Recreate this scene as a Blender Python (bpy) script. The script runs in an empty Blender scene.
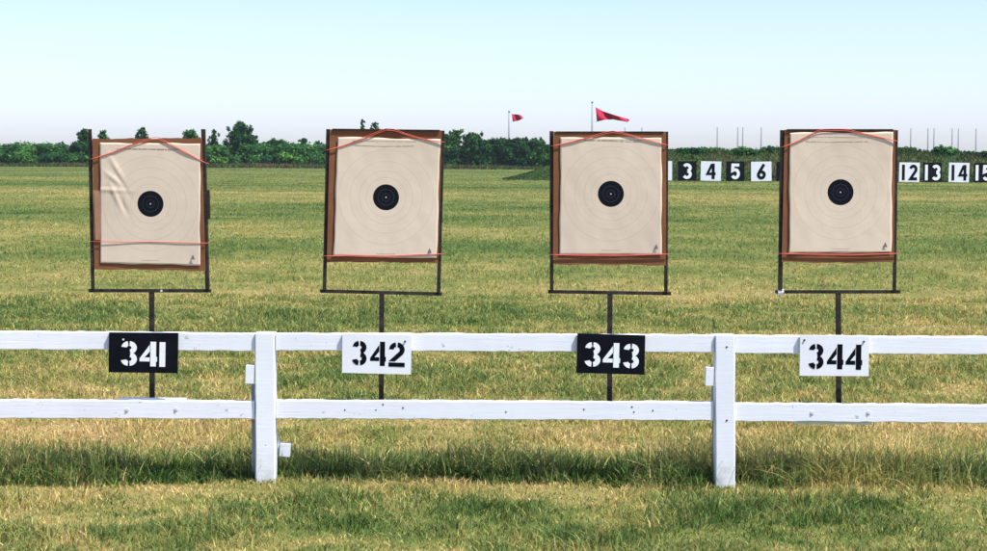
import bpy, math, random
import numpy as np
from mathutils import Vector, Matrix

random.seed(7)
rng = np.random.default_rng(11)
SC = bpy.context.scene
COL = SC.collection
R = math.radians

# ------------------------------------------------------------------ camera
FPX = 1890.0            # focal length in photo pixels (photo 987 px wide)
H = 1.73                # eye height above the field
PITCH = math.atan((275.5 - 159.7) / FPX)
ROLL = R(0.33)
_f = Vector((0, math.cos(PITCH), -math.sin(PITCH)))
_u0 = Vector((0, math.sin(PITCH), math.cos(PITCH)))
_r0 = Vector((1, 0, 0))
_r = _r0 * math.cos(ROLL) + _u0 * math.sin(ROLL)
_u = _u0 * math.cos(ROLL) - _r0 * math.sin(ROLL)
EYE = Vector((0, 0, H))


def at(px, py, Y):
    d = _f * FPX + _r * (px - 493.5) + _u * (275.5 - py)
    return EYE + d * (Y / d.y)


cam = bpy.data.cameras.new('camera')
cam.sensor_width = 36
cam.lens = 36 * FPX / 987
cam.clip_start = 0.1
cam.clip_end = 6000
co = bpy.data.objects.new('camera', cam)
COL.objects.link(co)
m = Matrix((_r, _u, -_f)).transposed().to_4x4()
m.translation = EYE
co.matrix_world = m
SC.camera = co

# ------------------------------------------------------------------ light
SUN_EL, SUN_AZ = R(60), R(58)       # azimuth: to the right of straight behind the camera
to_sun = Vector((math.sin(SUN_AZ) * math.cos(SUN_EL), -math.cos(SUN_AZ) * math.cos(SUN_EL), math.sin(SUN_EL)))
sl = bpy.data.lights.new('sun', 'SUN')
sl.energy = 4.6
sl.angle = R(0.6)
sl.color = (1.0, 0.965, 0.90)
so = bpy.data.objects.new('sun', sl)
COL.objects.link(so)
so.rotation_euler = to_sun.to_track_quat('Z', 'Y').to_euler()

W = bpy.data.worlds.new('World')
SC.world = W
W.use_nodes = True
nt = W.node_tree
bg = nt.nodes['Background']
sky = nt.nodes.new('ShaderNodeTexSky')
sky.sky_type = 'NISHITA'
sky.sun_disc = False
sky.sun_elevation = SUN_EL
sky.sun_rotation = math.atan2(to_sun.x, to_sun.y)
sky.altitude = 0
sky.air_density = 0.7
sky.dust_density = 0.88
sky.ozone_density = 2.0
tint = nt.nodes.new('ShaderNodeMix')
tint.data_type = 'RGBA'
tint.blend_type = 'MULTIPLY'
tint.inputs['Factor'].default_value = 1.0
nt.links.new(sky.outputs[0], tint.inputs[6])
tint.inputs[7].default_value = (0.985, 0.922, 1.02, 1)
nt.links.new(tint.outputs[2], bg.inputs[0])
bg.inputs[1].default_value = 0.15

SC.view_settings.view_transform = 'Standard'
SC.view_settings.look = 'None'
SC.view_settings.exposure = 0.66
SC.view_settings.gamma = 1.0
SC.view_settings.use_curve_mapping = False
SC.render.engine = 'CYCLES'
SC.cycles.max_bounces = 6
SC.cycles.transparent_max_bounces = 8


# ------------------------------------------------------------------ materials
class Mat:
    def __init__(s, name, rough=0.8, spec=0.25):
        s.m = bpy.data.materials.new(name)
        s.m.use_nodes = True
        s.t = s.m.node_tree
        s.b = s.t.nodes['Principled BSDF']
        s.b.inputs['Roughness'].default_value = rough
        s.b.inputs['Specular IOR Level'].default_value = spec

    def n(s, kind, **kw):
        nd = s.t.nodes.new('ShaderNode' + kind)
        for k, v in kw.items():
            setattr(nd, k, v)
        return nd

    def l(s, a, b):
        s.t.links.new(a, b)

    def coords(s, scale=(1, 1, 1)):
        tc = s.n('TexCoord')
        mp = s.n('Mapping')
        mp.inputs['Scale'].default_value = scale
        s.l(tc.outputs['Object'], mp.inputs['Vector'])
        return mp.outputs[0]

    def noise(s, vec, scale, detail=4, rough=0.6):
        nz = s.n('TexNoise')
        nz.inputs['Scale'].default_value = scale
        nz.inputs['Detail'].default_value = detail
        nz.inputs['Roughness'].default_value = rough
        s.l(vec, nz.inputs['Vector'])
        return nz.outputs[0]

    def ramp(s, fac, stops, interp='LINEAR'):
        rp = s.n('ValToRGB')
        cr = rp.color_ramp
        cr.interpolation = interp
        while len(cr.elements) < len(stops):
            cr.elements.new(0.5)
        for e, (p, c) in zip(cr.elements, stops):
            e.position = p
            e.color = (*c, 1) if len(c) == 3 else c
        s.l(fac, rp.inputs[0])
        return rp.outputs[0]

    def mix(s, fac, a, b, mode='MIX'):
        mx = s.n('Mix', data_type='RGBA', blend_type=mode)
        for src, i in ((fac, 0), (a, 6), (b, 7)):
            if isinstance(src, (int, float)):
                mx.inputs[i].default_value = src
            elif isinstance(src, tuple):
                mx.inputs[i].default_value = (*src, 1)
            else:
                s.l(src, mx.inputs[i])
        return mx.outputs[2]

    def math(s, op, a, b=None, clamp=False):
        nd = s.n('Math', operation=op, use_clamp=clamp)
        for i, v in enumerate((a, b)):
            if v is None:
                continue
            if isinstance(v, (int, float)):
                nd.inputs[i].default_value = v
            else:
                s.l(v, nd.inputs[i])
        return nd.outputs[0]

    def color(s, c):
        if isinstance(c, tuple):
            s.b.inputs['Base Color'].default_value = (*c, 1)
        else:
            s.l(c, s.b.inputs['Base Color'])

    def bump(s, h, strength=0.3, dist=0.01):
        bp = s.n('Bump')
        bp.inputs['Strength'].default_value = strength
        bp.inputs['Distance'].default_value = dist
        s.l(h, bp.inputs['Height'])
        s.l(bp.outputs[0], s.b.inputs['Normal'])


def simple(name, c, rough=0.7, var=0.15, scale=8, spec=0.25, bump=0.15):
    M = Mat(name, rough, spec)
    v = M.coords()
    nz = M.noise(v, scale)
    lo = tuple(x * (1 - var) for x in c)
    hi = tuple(min(1, x * (1 + var)) for x in c)
    M.color(M.ramp(nz, [(0.3, lo), (0.7, hi)]))
    if bump:
        M.bump(M.noise(v, scale * 6), bump, 0.004)
    return M.m


def paint_mat():
    M = Mat('white_paint', 0.55, 0.3)
    v = M.coords()
    vg = M.coords((0.7, 14, 14))
    base = M.ramp(M.noise(v, 2.2), [(0.3, (0.72, 0.75, 0.80)), (0.7, (0.80, 0.825, 0.865))])
    # weathered grain along the boards, chips and stains
    grain = M.noise(vg, 6, 5, 0.7)
    base = M.mix(M.math('MULTIPLY', M.ramp(grain, [(0.58, (0, 0, 0)), (0.78, (1, 1, 1))]), 0.22), base, (0.45, 0.46, 0.46))
    chip = M.ramp(M.noise(v, 17, 3, 0.75), [(0.665, (0, 0, 0)), (0.70, (1, 1, 1))])
    base = M.mix(M.math('MULTIPLY', chip, 0.7), base, (0.30, 0.29, 0.26))
    # splashed mud and algae near the ground
    geo = M.n('NewGeometry')
    sz = M.n('SeparateXYZ')
    M.l(geo.outputs['Position'], sz.inputs[0])
    low = M.math('SUBTRACT', 1.0, M.math('MULTIPLY', sz.outputs[2], 5.0), True)
    mud = M.math('MULTIPLY', low, M.ramp(M.noise(v, 11, 5, 0.7), [(0.38, (0, 0, 0)), (0.66, (1, 1, 1))]))
    base = M.mix(M.math('MULTIPLY', mud, 0.55), base, (0.34, 0.33, 0.22))
    M.color(base)
    M.bump(grain, 0.22, 0.005)
    return M.m


def attr_mat(name, stops, transl=0.3, noise_scale=None, rough=0.65):
    """colour of a blade or leaf from its own 'tone' (fresh to withered) and 'val' (pale or deep) values"""
    M = Mat(name, rough, 0.06)
    a = M.n('Attribute', attribute_name='tone')
    b = M.n('Attribute', attribute_name='val')
    tone = a.outputs['Fac']
    if noise_scale:
        v = M.coords()
        tone = M.math('ADD', tone, M.math('MULTIPLY', M.math('SUBTRACT', M.noise(v, noise_scale, 6, 0.7), 0.5), 0.7))
    c = M.ramp(tone, stops)
    hs = M.n('HueSaturation')
    M.l(c, hs.inputs['Color'])
    M.l(b.outputs['Fac'], hs.inputs['Value'])
    M.color(hs.outputs[0])
    if transl:
        tr = M.n('BsdfTranslucent')
        M.l(hs.outputs[0], tr.inputs[0])
        ms = M.n('MixShader')
        ms.inputs[0].default_value = transl
        out = M.t.nodes['Material Output']
        M.l(M.b.outputs[0], ms.inputs[1])
        M.l(tr.outputs[0], ms.inputs[2])
        M.l(ms.outputs[0], out.inputs[0])
    return M.m


GRASS_STOPS = [(0.0, (0.032, 0.078, 0.014)), (0.22, (0.108, 0.180, 0.052)), (0.45, (0.220, 0.262, 0.080)),
               (0.68, (0.41, 0.355, 0.11)), (1.0, (0.58, 0.43, 0.20))]
GROUND_STOPS = [(0.0, (0.022, 0.042, 0.010)), (0.22, (0.055, 0.095, 0.020)), (0.45, (0.13, 0.145, 0.037)),
                (0.68, (0.24, 0.20, 0.072)), (1.0, (0.31, 0.22, 0.10))]
LEAF_STOPS = [(0.0, (0.008, 0.042, 0.017)), (0.35, (0.028, 0.115, 0.030)), (0.65, (0.080, 0.215, 0.030)), (1.0, (0.17, 0.29, 0.055))]

M_GRASS = attr_mat('grass_blades', GRASS_STOPS, 0.30)
M_GROUND = attr_mat('turf_soil', GROUND_STOPS, 0, 2.5, 0.9)
M_LEAF = attr_mat('leaves', LEAF_STOPS, 0.30)
M_BANK = attr_mat('bank_turf', [(0.0, (0.014, 0.03, 0.014)), (0.4, (0.045, 0.085, 0.028)), (0.75, (0.085, 0.10, 0.038)), (1.0, (0.15, 0.11, 0.06))], 0, 1.2, 0.9)
M_WEED = attr_mat('weeds', [(0.0, (0.018, 0.04, 0.018)), (0.4, (0.05, 0.10, 0.03)), (0.75, (0.11, 0.125, 0.046)), (1.0, (0.19, 0.13, 0.075))], 0.2)
M_WHITE = paint_mat()
M_BLACKBOARD = simple('black_board_paint', (0.004, 0.005, 0.009), 0.7, 0.4, 12, 0.08)
M_WHITEBOARD = simple('white_board_paint', (0.76, 0.78, 0.82), 0.5, 0.04, 6, 0.3)
M_NUMWHITE = simple('white_stencil_paint', (0.80, 0.83, 0.84), 0.6, 0.06, 60)
M_NUMBLACK = simple('black_stencil_paint', (0.005, 0.006, 0.010), 0.9, 0.3, 60, 0.03)
M_STEEL = simple('rusty_dark_steel', (0.030, 0.025, 0.022), 0.75, 0.6, 25, 0.12, 0.4)
M_TAPE = simple('white_tape', (0.75, 0.76, 0.78), 0.6, 0.05)
M_BOLT = simple('galvanised_bolt', (0.62, 0.63, 0.65), 0.4, 0.1)
M_HOLE = simple('nail_hole_dark', (0.05, 0.05, 0.05), 0.9, 0.2)
M_BARK = simple('bark', (0.09, 0.07, 0.05), 0.9, 0.3, 3)
M_POLE = simple('weathered_grey_pole', (0.22, 0.24, 0.26), 0.6, 0.1)
M_FLAGPOLE = simple('grey_flag_pole', (0.26, 0.29, 0.32), 0.5, 0.1)
M_BOARDPOST = simple('tarred_board_post', (0.03, 0.032, 0.03), 0.8, 0.2)
M_FLAG = simple('red_flag_cloth', (0.42, 0.014, 0.048), 0.8, 0.35, 2)
M_BAND = simple('red_elastic', (0.62, 0.115, 0.085), 0.6, 0.15, 40)
M_PRINT = simple('printed_ink', (0.16, 0.15, 0.14), 0.8, 0.2, 200)
M_FLAP = simple('torn_board_layer', (0.33, 0.17, 0.11), 0.9, 0.12, 20)
M_STAKE = simple('greyed_stake', (0.30, 0.33, 0.38), 0.8, 0.15)


def cardboard():
    M = Mat('brown_fibreboard', 0.9, 0.05)
    v = M.coords()
    n1 = M.noise(v, 5, 4)
    n2 = M.noise(M.coords((4, 4, 30)), 5, 4)
    c = M.ramp(n1, [(0.25, (0.190, 0.078, 0.038)), (0.75, (0.285, 0.126, 0.062))])
    c = M.mix(M.math('MULTIPLY', n2, 0.45), c, (0.10, 0.048, 0.030))
    M.color(c)
    M.bump(n2, 0.2, 0.004)
    return M.m


def paper():
    """buff target paper: black bull with fine rings, faint outer rings (object origin = centre of the bull)"""
    M = Mat('target_paper', 0.85, 0.08)
    tc = M.n('TexCoord')
    sx = M.n('SeparateXYZ')
    M.l(tc.outputs['Object'], sx.inputs[0])
    r2 = M.math('ADD', M.math('POWER', M.math('ABSOLUTE', sx.outputs[0]), 2), M.math('POWER', M.math('ABSOLUTE', sx.outputs[2]), 2))
    r = M.math('SQRT', r2)
    base = M.ramp(M.noise(tc.outputs['Object'], 6, 4), [(0.3, (0.61, 0.505, 0.395)), (0.7, (0.67, 0.56, 0.435))])
    base = M.mix(M.math('MULTIPLY', M.ramp(M.noise(tc.outputs['Object'], 26, 3), [(0.55, (0, 0, 0)), (0.8, (1, 1, 1))]), 0.25), base, (0.56, 0.49, 0.40))
    px = 0.00529

    def ring(rad, half):
        d = M.math('ABSOLUTE', M.math('SUBTRACT', r, rad))
        return M.math('LESS_THAN', d, half)
    lines = None
    for rad in (20, 27, 36.5, 48):
        k = ring(rad * px, 0.0016)
        lines = k if lines is None else M.math('MAXIMUM', lines, k)
    c = M.mix(M.math('MULTIPLY', lines, 0.27), base, (0.30, 0.26, 0.24))
    disk = M.math('LESS_THAN', r, 13.2 * px)
    inner = M.math('MAXIMUM', ring(4 * px, 0.0012), ring(8 * px, 0.0012))
    bull = M.mix(M.math('MULTIPLY', inner, 0.25), (0.006, 0.008, 0.013), (0.12, 0.13, 0.14))
    dot = M.math('LESS_THAN', r, 0.62 * px)
    bull = M.mix(dot, bull, (0.75, 0.70, 0.62))
    c = M.mix(disk, c, bull)
    M.color(c)
    M.bump(M.noise(tc.outputs['Object'], 9, 3), 0.12, 0.01)
    return M.m


M_CARD = cardboard()
M_PAPER = paper()


# ------------------------------------------------------------------ mesh helpers
def tag(o, label=None, cat=None, group=None, kind=None):
    for k, v in (('label', label), ('category', cat), ('group', group), ('kind', kind)):
        if v:
            o[k] = v
    return o


def empty(name, loc, label=None, cat=None, group=None):
    o = bpy.data.objects.new(name, None)
    o.empty_display_size = 0.1
    o.location = loc
    COL.objects.link(o)
    return tag(o, label, cat, group)


class MB:
    """collects world-space shapes, built as ONE mesh object"""
    def __init__(s):
        s.v = []
        s.f = []

    def quadbox(s, pts8):
        """8 points: bottom 4 then top 4, both in the same winding"""
        b = len(s.v)
        s.v += [tuple(p) for p in pts8]
        s.f += [(b+3, b+2, b+1, b), (b+4, b+5, b+6, b+7)]
        for i in range(4):
            j = (i + 1) % 4
            s.f.append((b+i, b+j, b+4+j, b+4+i))

    def box(s, c, size, rot=None):
        hx, hy, hz = (x / 2 for x in size)
        P = [(-hx, -hy, -hz), (hx, -hy, -hz), (hx, hy, -hz), (-hx, hy, -hz), (-hx, -hy, hz), (hx, -hy, hz), (hx, hy, hz), (-hx, hy, hz)]
        P = [Vector(p) for p in P]
        if rot:
            P = [rot @ p for p in P]
        s.quadbox([p + Vector(c) for p in P])

    def loft(s, rings, cap=True):
        """rings: list of equal-length closed loops"""
        b = len(s.v)
        n = len(rings[0])
        for rg in rings:
            s.v += [tuple(p) for p in rg]
        for k in range(len(rings) - 1):
            for i in range(n):
                j = (i + 1) % n
                s.f.append((b+k*n+i, b+k*n+j, b+(k+1)*n+j, b+(k+1)*n+i))
        if cap:
            s.f.append(tuple(b + i for i in reversed(range(n))))
            s.f.append(tuple(b + (len(rings)-1)*n + i for i in range(n)))

    def tube(s, pts, rad, sides=8):
        pts = [Vector(p) for p in pts]
        rings = []
        for i, p in enumerate(pts):
            d = (pts[min(i+1, len(pts)-1)] - pts[max(i-1, 0)]).normalized()
            a = Vector((0, 0, 1)) if abs(d.z) < 0.9 else Vector((1, 0, 0))
            e1 = d.cross(a).normalized()
            e2 = d.cross(e1).normalized()
            rr = rad[i] if isinstance(rad, (list, tuple)) else rad
            rings.append([p + e1 * (rr * math.cos(2*math.pi*k/sides)) + e2 * (rr * math.sin(2*math.pi*k/sides)) for k in range(sides)])
        s.loft(rings)

    def prism(s, poly, org, ex, ez, ey, thick):
        """poly: 2D points in (ex, ez); extruded along ey by thick"""
        lo = [org + ex * a + ez * b for a, b in poly]
        hi = [p + ey * thick for p in lo]
        b = len(s.v)
        n = len(lo)
        s.v += [tuple(p) for p in lo + hi]
        s.f.append(tuple(range(b, b+n)))
        s.f.append(tuple(b+n+i for i in reversed(range(n))))
        for i in range(n):
            j = (i+1) % n
            s.f.append((b+i, b+n+i, b+n+j, b+j))

    def build(s, name, mat, parent=None, origin=None, smooth=False):
        me = bpy.data.meshes.new(name)
        org = Vector(origin) if origin is not None else (Vector(parent.location) if parent is not None else Vector((0, 0, 0)))
        if parent is not None:
            pw = Vector((0, 0, 0))
            q = parent
            while q is not None:
                pw += Vector(q.location)
                q = q.parent
            if origin is None:
                org = pw
        me.from_pydata([tuple(Vector(p) - org) for p in s.v], [], s.f)
        me.validate()
        import bmesh
        bm = bmesh.new()
        bm.from_mesh(me)
        bmesh.ops.recalc_face_normals(bm, faces=bm.faces)
        bm.to_mesh(me)
        bm.free()
        if smooth:
            me.polygons.foreach_set('use_smooth', [True] * len(me.polygons))
        me.materials.append(mat)
        o = bpy.data.objects.new(name, me)
        COL.objects.link(o)
        if parent is not None:
            o.parent = parent
            o.location = org - pw
        else:
            o.location = org
        return o


def array_mesh(name, V, loops, starts, mats, attrs=None, parent=None, matidx=None):
    me = bpy.data.meshes.new(name)
    V = np.ascontiguousarray(V, dtype=np.float32)
    me.vertices.add(len(V))
    me.vertices.foreach_set('co', V.ravel())
    me.loops.add(len(loops))
    me.loops.foreach_set('vertex_index', np.ascontiguousarray(loops, dtype=np.int32))
    me.polygons.add(len(starts))
    me.polygons.foreach_set('loop_start', np.ascontiguousarray(starts, dtype=np.int32))
    for k, a in (attrs or {}).items():
        at_ = me.attributes.new(k, 'FLOAT', 'POINT')
        at_.data.foreach_set('value', np.ascontiguousarray(a, dtype=np.float32))
    for mt in mats:
        me.materials.append(mt)
    if matidx is not None:
        me.polygons.foreach_set('material_index', np.ascontiguousarray(matidx, dtype=np.int32))
    me.update(calc_edges=True)
    o = bpy.data.objects.new(name, me)
    COL.objects.link(o)
    if parent is not None:
        o.parent = parent
    return o


# ------------------------------------------------------------------ numpy noise and turf tone
def _hash(ix, iy, seed):
    h = (ix.astype(np.int64) * 374761393 + iy.astype(np.int64) * 668265263 + seed * 982451653) & 0x7fffffff
    h = ((h ^ (h >> 13)) * 1274126177) & 0x7fffffff
    return ((h ^ (h >> 16)) & 0xffff) / 65535.0


def vnoise(x, y, seed=0):
    x0, y0 = np.floor(x), np.floor(y)
    fx, fy = x - x0, y - y0
    fx = fx * fx * (3 - 2 * fx)
    fy = fy * fy * (3 - 2 * fy)
    a, b = _hash(x0, y0, seed), _hash(x0+1, y0, seed)
    c, d = _hash(x0, y0+1, seed), _hash(x0+1, y0+1, seed)
    return (a*(1-fx)+b*fx)*(1-fy) + (c*(1-fx)+d*fx)*fy


def fbm(x, y, seed=0, oct_=3):
    s, amp, tot = 0, 1.0, 0
    for k in range(oct_):
        s = s + amp * vnoise(x * 2**k, y * 2**k, seed + k)
        tot += amp
        amp *= 0.55
    return s / tot - 0.5


def ground_z(x, y):
    near = np.clip(1.2 - y / 60, 0.15, 1)
    return (fbm(x * 0.8, y * 0.8, 3) * 0.05 + fbm(x * 3, y * 3, 5, 2) * 0.025) * near


# withered (1) to fresh (0) along the depth of the field: mown and worn strips run parallel to the fence
_BV = [(150, .4), (166, .40), (172, .34), (178, .40), (182, .46), (185, .30), (187, .28), (190, .52), (196, .58), (204, .50), (211, .38), (222, .40), (232, .50), (238, .46), (243, .33),
       (250, .27), (257, .33), (265, .50), (273, .58), (284, .54), (294, .68), (303, .60), (311, .44), (321, .47), (332, .62), (345, .56), (360, .52), (374, .48),
       (390, .56), (402, .60), (413, .58), (421, .76), (432, .82), (440, .70), (486, .78), (497, .68), (508, .55), (522, .52), (536, .64), (552, .74), (700, .7)]
_bd = np.array([H * FPX / max(v - 159.7, 0.5) if v > 159.9 else 5000.0 for v, _ in _BV])[::-1]
_bt = np.array([t for _, t in _BV])[::-1]


def turf_tone(x, y):
    wob = fbm(x * 0.25 + 9, y * 0.05, 21) * 0.22 * np.minimum(y, 200) / 2.5 * 0.35
    t = np.interp(np.log(np.maximum(y + wob, 2)), np.log(_bd), _bt)
    base = t
    t = t + fbm(x * 0.16, y * 0.10, 31) * 0.40 + fbm(x * 0.9, y * 0.55, 41) * 0.55 + fbm(x * 4.0, y * 3.0, 51, 2) * 0.55 * np.clip(1.6 - y / 30, 0.15, 1)
    mid = np.clip((y - 14) / 15, 0, 1)
    t = base + (t - base) * (1 - 0.22 * mid)
    t = t + (0.47 - t) * 0.14 * mid
    t = t + mid * (0.055 + fbm(x * 0.07, y * 0.24, 33) * 0.36 + fbm(x * 0.025, y * 0.05, 35) * 0.24)
    near = np.clip((9.9 - y) / 0.5, 0, 1)
    t = t * (1 - 0.35 * near) + 0.5 * 0.35 * near
    return t - 0.06 - 0.04 * np.clip((9.9 - y) / 0.5, 0, 1)


# ------------------------------------------------------------------ ground sheet
def build_ground():
    ys = np.concatenate([[-60, -20, 0, 4], np.exp(np.linspace(np.log(6), np.log(420), 420)), [500, 700, 1000, 1600, 2600, 4500]])
    ss = np.concatenate([[-3, -1.6, -1.0, -0.7], np.linspace(-0.46, 0.46, 300), [0.7, 1.0, 1.6, 3]])
    Y, S = np.meshgrid(ys, ss, indexing='ij')
    X = S * (np.abs(Y + 4) + 4 + np.where(Y < 0, 60, 0))
    Z = ground_z(X, np.maximum(Y, 0)) * (Y > 0) - 0.012
    n, k = Y.shape
    V = np.stack([X, Y, Z], -1).reshape(-1, 3)
    idx = np.arange(n * k).reshape(n, k)
    q = np.stack([idx[:-1, :-1], idx[:-1, 1:], idx[1:, 1:], idx[1:, :-1]], -1).reshape(-1, 4)
    tone = turf_tone(X, np.maximum(Y, 3)).ravel()
    strip = 0.8 * np.exp(-((Y.ravel() - 10.5) / 0.55) ** 2)
    tone = tone * (1 - strip) + 0.12 * strip
    val = np.ones(len(V))
    o = array_mesh('ground', V, q.ravel(), np.arange(len(q)) * 4, [M_GROUND], {'tone': tone, 'val': val})
    o.data.polygons.foreach_set('use_smooth', np.ones(len(q), dtype=bool))
    tag(o, kind='structure')


def blade_arrays(P, h, w, az, lean, laz, segs):
    """curved tapering blades; returns verts, loops, starts, per-blade vertex count"""
    n = len(P)
    sx, sy = np.cos(az) * w / 2, np.sin(az) * w / 2
    lx, ly = np.cos(laz) * lean * h, np.sin(laz) * lean * h
    cols = []
    for k in range(segs + 1):
        t = k / segs
        c = P + np.stack([lx * t**1.7, ly * t**1.7, h * (t - 0.35 * np.minimum(lean, 1.2) * t * t)], -1)
        if k == segs:
            cols.append(c)
        else:
            wt = (1 - t) ** 0.6
            side = np.stack([sx * wt, sy * wt, 0 * sx], -1)
            cols += [c - side, c + side]
    V = np.stack(cols, 1)
    m_ = V.shape[1]
    base = (np.arange(n) * m_)[:, None]
    pat, st, off = [], [], 0
    for k in range(segs - 1):
        pat += [2*k, 2*k+1, 2*k+3, 2*k+2]
        st.append(off)
        off += 4
    pat += [2*(segs-1), 2*(segs-1)+1, 2*segs]
    st.append(off)
    off += 3
    loops = (base + np.array(pat)[None]).ravel()
    starts = ((np.arange(n) * off)[:, None] + np.array(st)[None]).ravel()
    return V.reshape(-1, 3), loops, starts, m_


def make_blades(name, P, h, w, az, lean, laz, segs, tone, val, mat, label, cat='grass'):
    V, L, S, m_ = blade_arrays(P, h, w, az, lean, laz, segs)
    o = array_mesh(name, V, L, S, [mat], {'tone': np.repeat(tone, m_), 'val': np.repeat(val, m_)})
    return tag(o, label, cat, kind='stuff')


def scatter(y0, y1, count, half=0.275, extra=1.6):
    """points spread so that their number per unit of view stays even with distance"""
    y = np.exp(rng.uniform(np.log(y0), np.log(y1), count))
    x = rng.uniform(-1, 1, count) * (y * half + extra)
    return x, y


def rnd(a, b, n):
    return rng.uniform(a, b, n)


def build_short_grass():
    for (name, y0, y1, cnt, segs, label) in (
            ('mown_grass', 7.7, 24, 360000, 2, 'short mown grass, half green half straw, around the white fence'),
            ('field_grass', 24, 175, 300000, 1, 'patchy green and straw coloured turf of the open field'),
            ('distant_grass', 175, 345, 60000, 1, 'pale green far turf reaching the hedge')):
        x, y = scatter(y0, y1, cnt, extra=1.6 if y1 < 30 else 3.0)
        if y1 > 170:      # keep off the bank
            keep = ~((x > 2.0) & (y > 164.4) & (y < 176.2))
            x, y = x[keep], y[keep]
        n = len(x)
        z = ground_z(x, y) - 0.008
        k = np.sqrt(y / 10)
        clump = fbm(x * 2.2, y * 2.2, 61, 2)
        tone = turf_tone(x, y)
        tall = np.clip(0.85 + 2.0 * clump - 0.35 * (tone - 0.5), 0.3, 1.9)
        h = rnd(0.030, 0.062, n) * tall * np.where(y < 9.7, 1.35, 1.0) * np.clip(k, 0.9, 1.25)
        w = rnd(0.0035, 0.0085, n) * (y / 10) ** 0.92
        fg = np.clip((10.0 - y) / 0.3, 0, 1)
        tone = tone + fg * (fbm(x * 2.6, y * 2.6, 63, 2) * 0.65 + fbm(x * 8, y * 7, 64, 2) * 0.75 - 0.12)
        sp = rng.normal(0, 0.19, n) * np.clip(18 / y, 0.4, 1)
        for xp in (-1.21, 1.226):
            tall = tall * (1 - 0.8 * np.exp(-((x - xp) / .12) ** 4) * (y > 9.35) * (y < 10.0))
        tone = np.clip(tone + sp, 0.02, 1.0)
        calm = np.clip(16 / y, 0.35, 1) * np.where(y < 9.8, 1.25, 1.0)
        val = 1 + (rng.triangular(0.35, 0.95, 1.75, n) - 1) * calm
        make_blades(name, np.stack([x, y, z], -1), h, w, rnd(0, 6.283, n), np.abs(rng.normal(0.85, 0.5, n)), rnd(0, 6.283, n), segs, tone, val, M_GRASS, label)


def build_rough_grass():
    n = 52000
    x = rnd(-4.6, 4.6, n)
    edge = fbm(x * 0.9, x * 0, 71) * 0.26 + fbm(x * 4, x * 0, 72) * 0.16
    y = 9.98 + np.where(rng.random(n) < .2, 2.0, 1.2) * rng.beta(1.0, 1.6, n) + edge
    wide = fbm(x * 0.55, y * 0.3, 75, 2)
    patch = fbm(x * 1.7, y * 1.7, 73)
    fine = fbm(x * 6, y * 6, 74, 2)
    h = rnd(0.07, 0.225, n) * np.clip(1.0 + 1.1 * patch + .8 * fine + .5 * wide, 0.35, 1.8) * np.clip((11.3 - y) / 0.8, 0.25, 1)
    back = np.clip((y - 10.30) / 0.45, 0, 1)
    h = h * np.clip((y - edge - 9.93) / 0.16, 0.3, 1)
    for xp in (-1.21, 1.226):
        h = h * (1 - 0.85 * np.exp(-((x - xp - .05) / .15) ** 4) * (y < 10.08))
    tone = np.clip(0.28 + 0.75 * patch + .65 * fine + .7 * np.clip(wide, -.1, 1) + rng.normal(0, 0.13, n) + 0.5 * (rng.random(n) < 0.14) + 0.34 * back, 0, 0.98)
    P = np.stack([x, y, ground_z(x, y) - 0.008], -1)
    make_blades('rough_grass', P, h, rnd(0.0045, 0.0095, n), rnd(0, 6.283, n), np.abs(rng.normal(0.65, 0.45, n)), rnd(0, 6.283, n), 4,
                tone, rng.triangular(0.45, 1.0, 1.9, n), M_GRASS, 'long dark green unmown grass in a strip under the white fence')


# ------------------------------------------------------------------ fence
FY = 10.0     # front face of the posts


def plank(mb, x0, x1, zt0, zt1, zb0, zb1, yf, thick, segs=28):
    """a rail whose edges wander by a millimetre or two"""
    rings = []
    for i in range(segs + 1):
        t = i / segs
        x = x0 + (x1 - x0) * t
        j = [random.uniform(-.0024, .0024) for _ in range(3)]
        zt, zb = zt0 + (zt1 - zt0) * t + j[0], zb0 + (zb1 - zb0) * t + j[1]
        c = 0.004
        y = yf + j[2] * 0.08
        rings.append([(x, y, zb + c), (x, y + c, zb), (x, y + thick, zb), (x, y + thick, zt), (x, y + c, zt), (x, y, zt - c)])
    mb.loft(rings)


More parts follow.
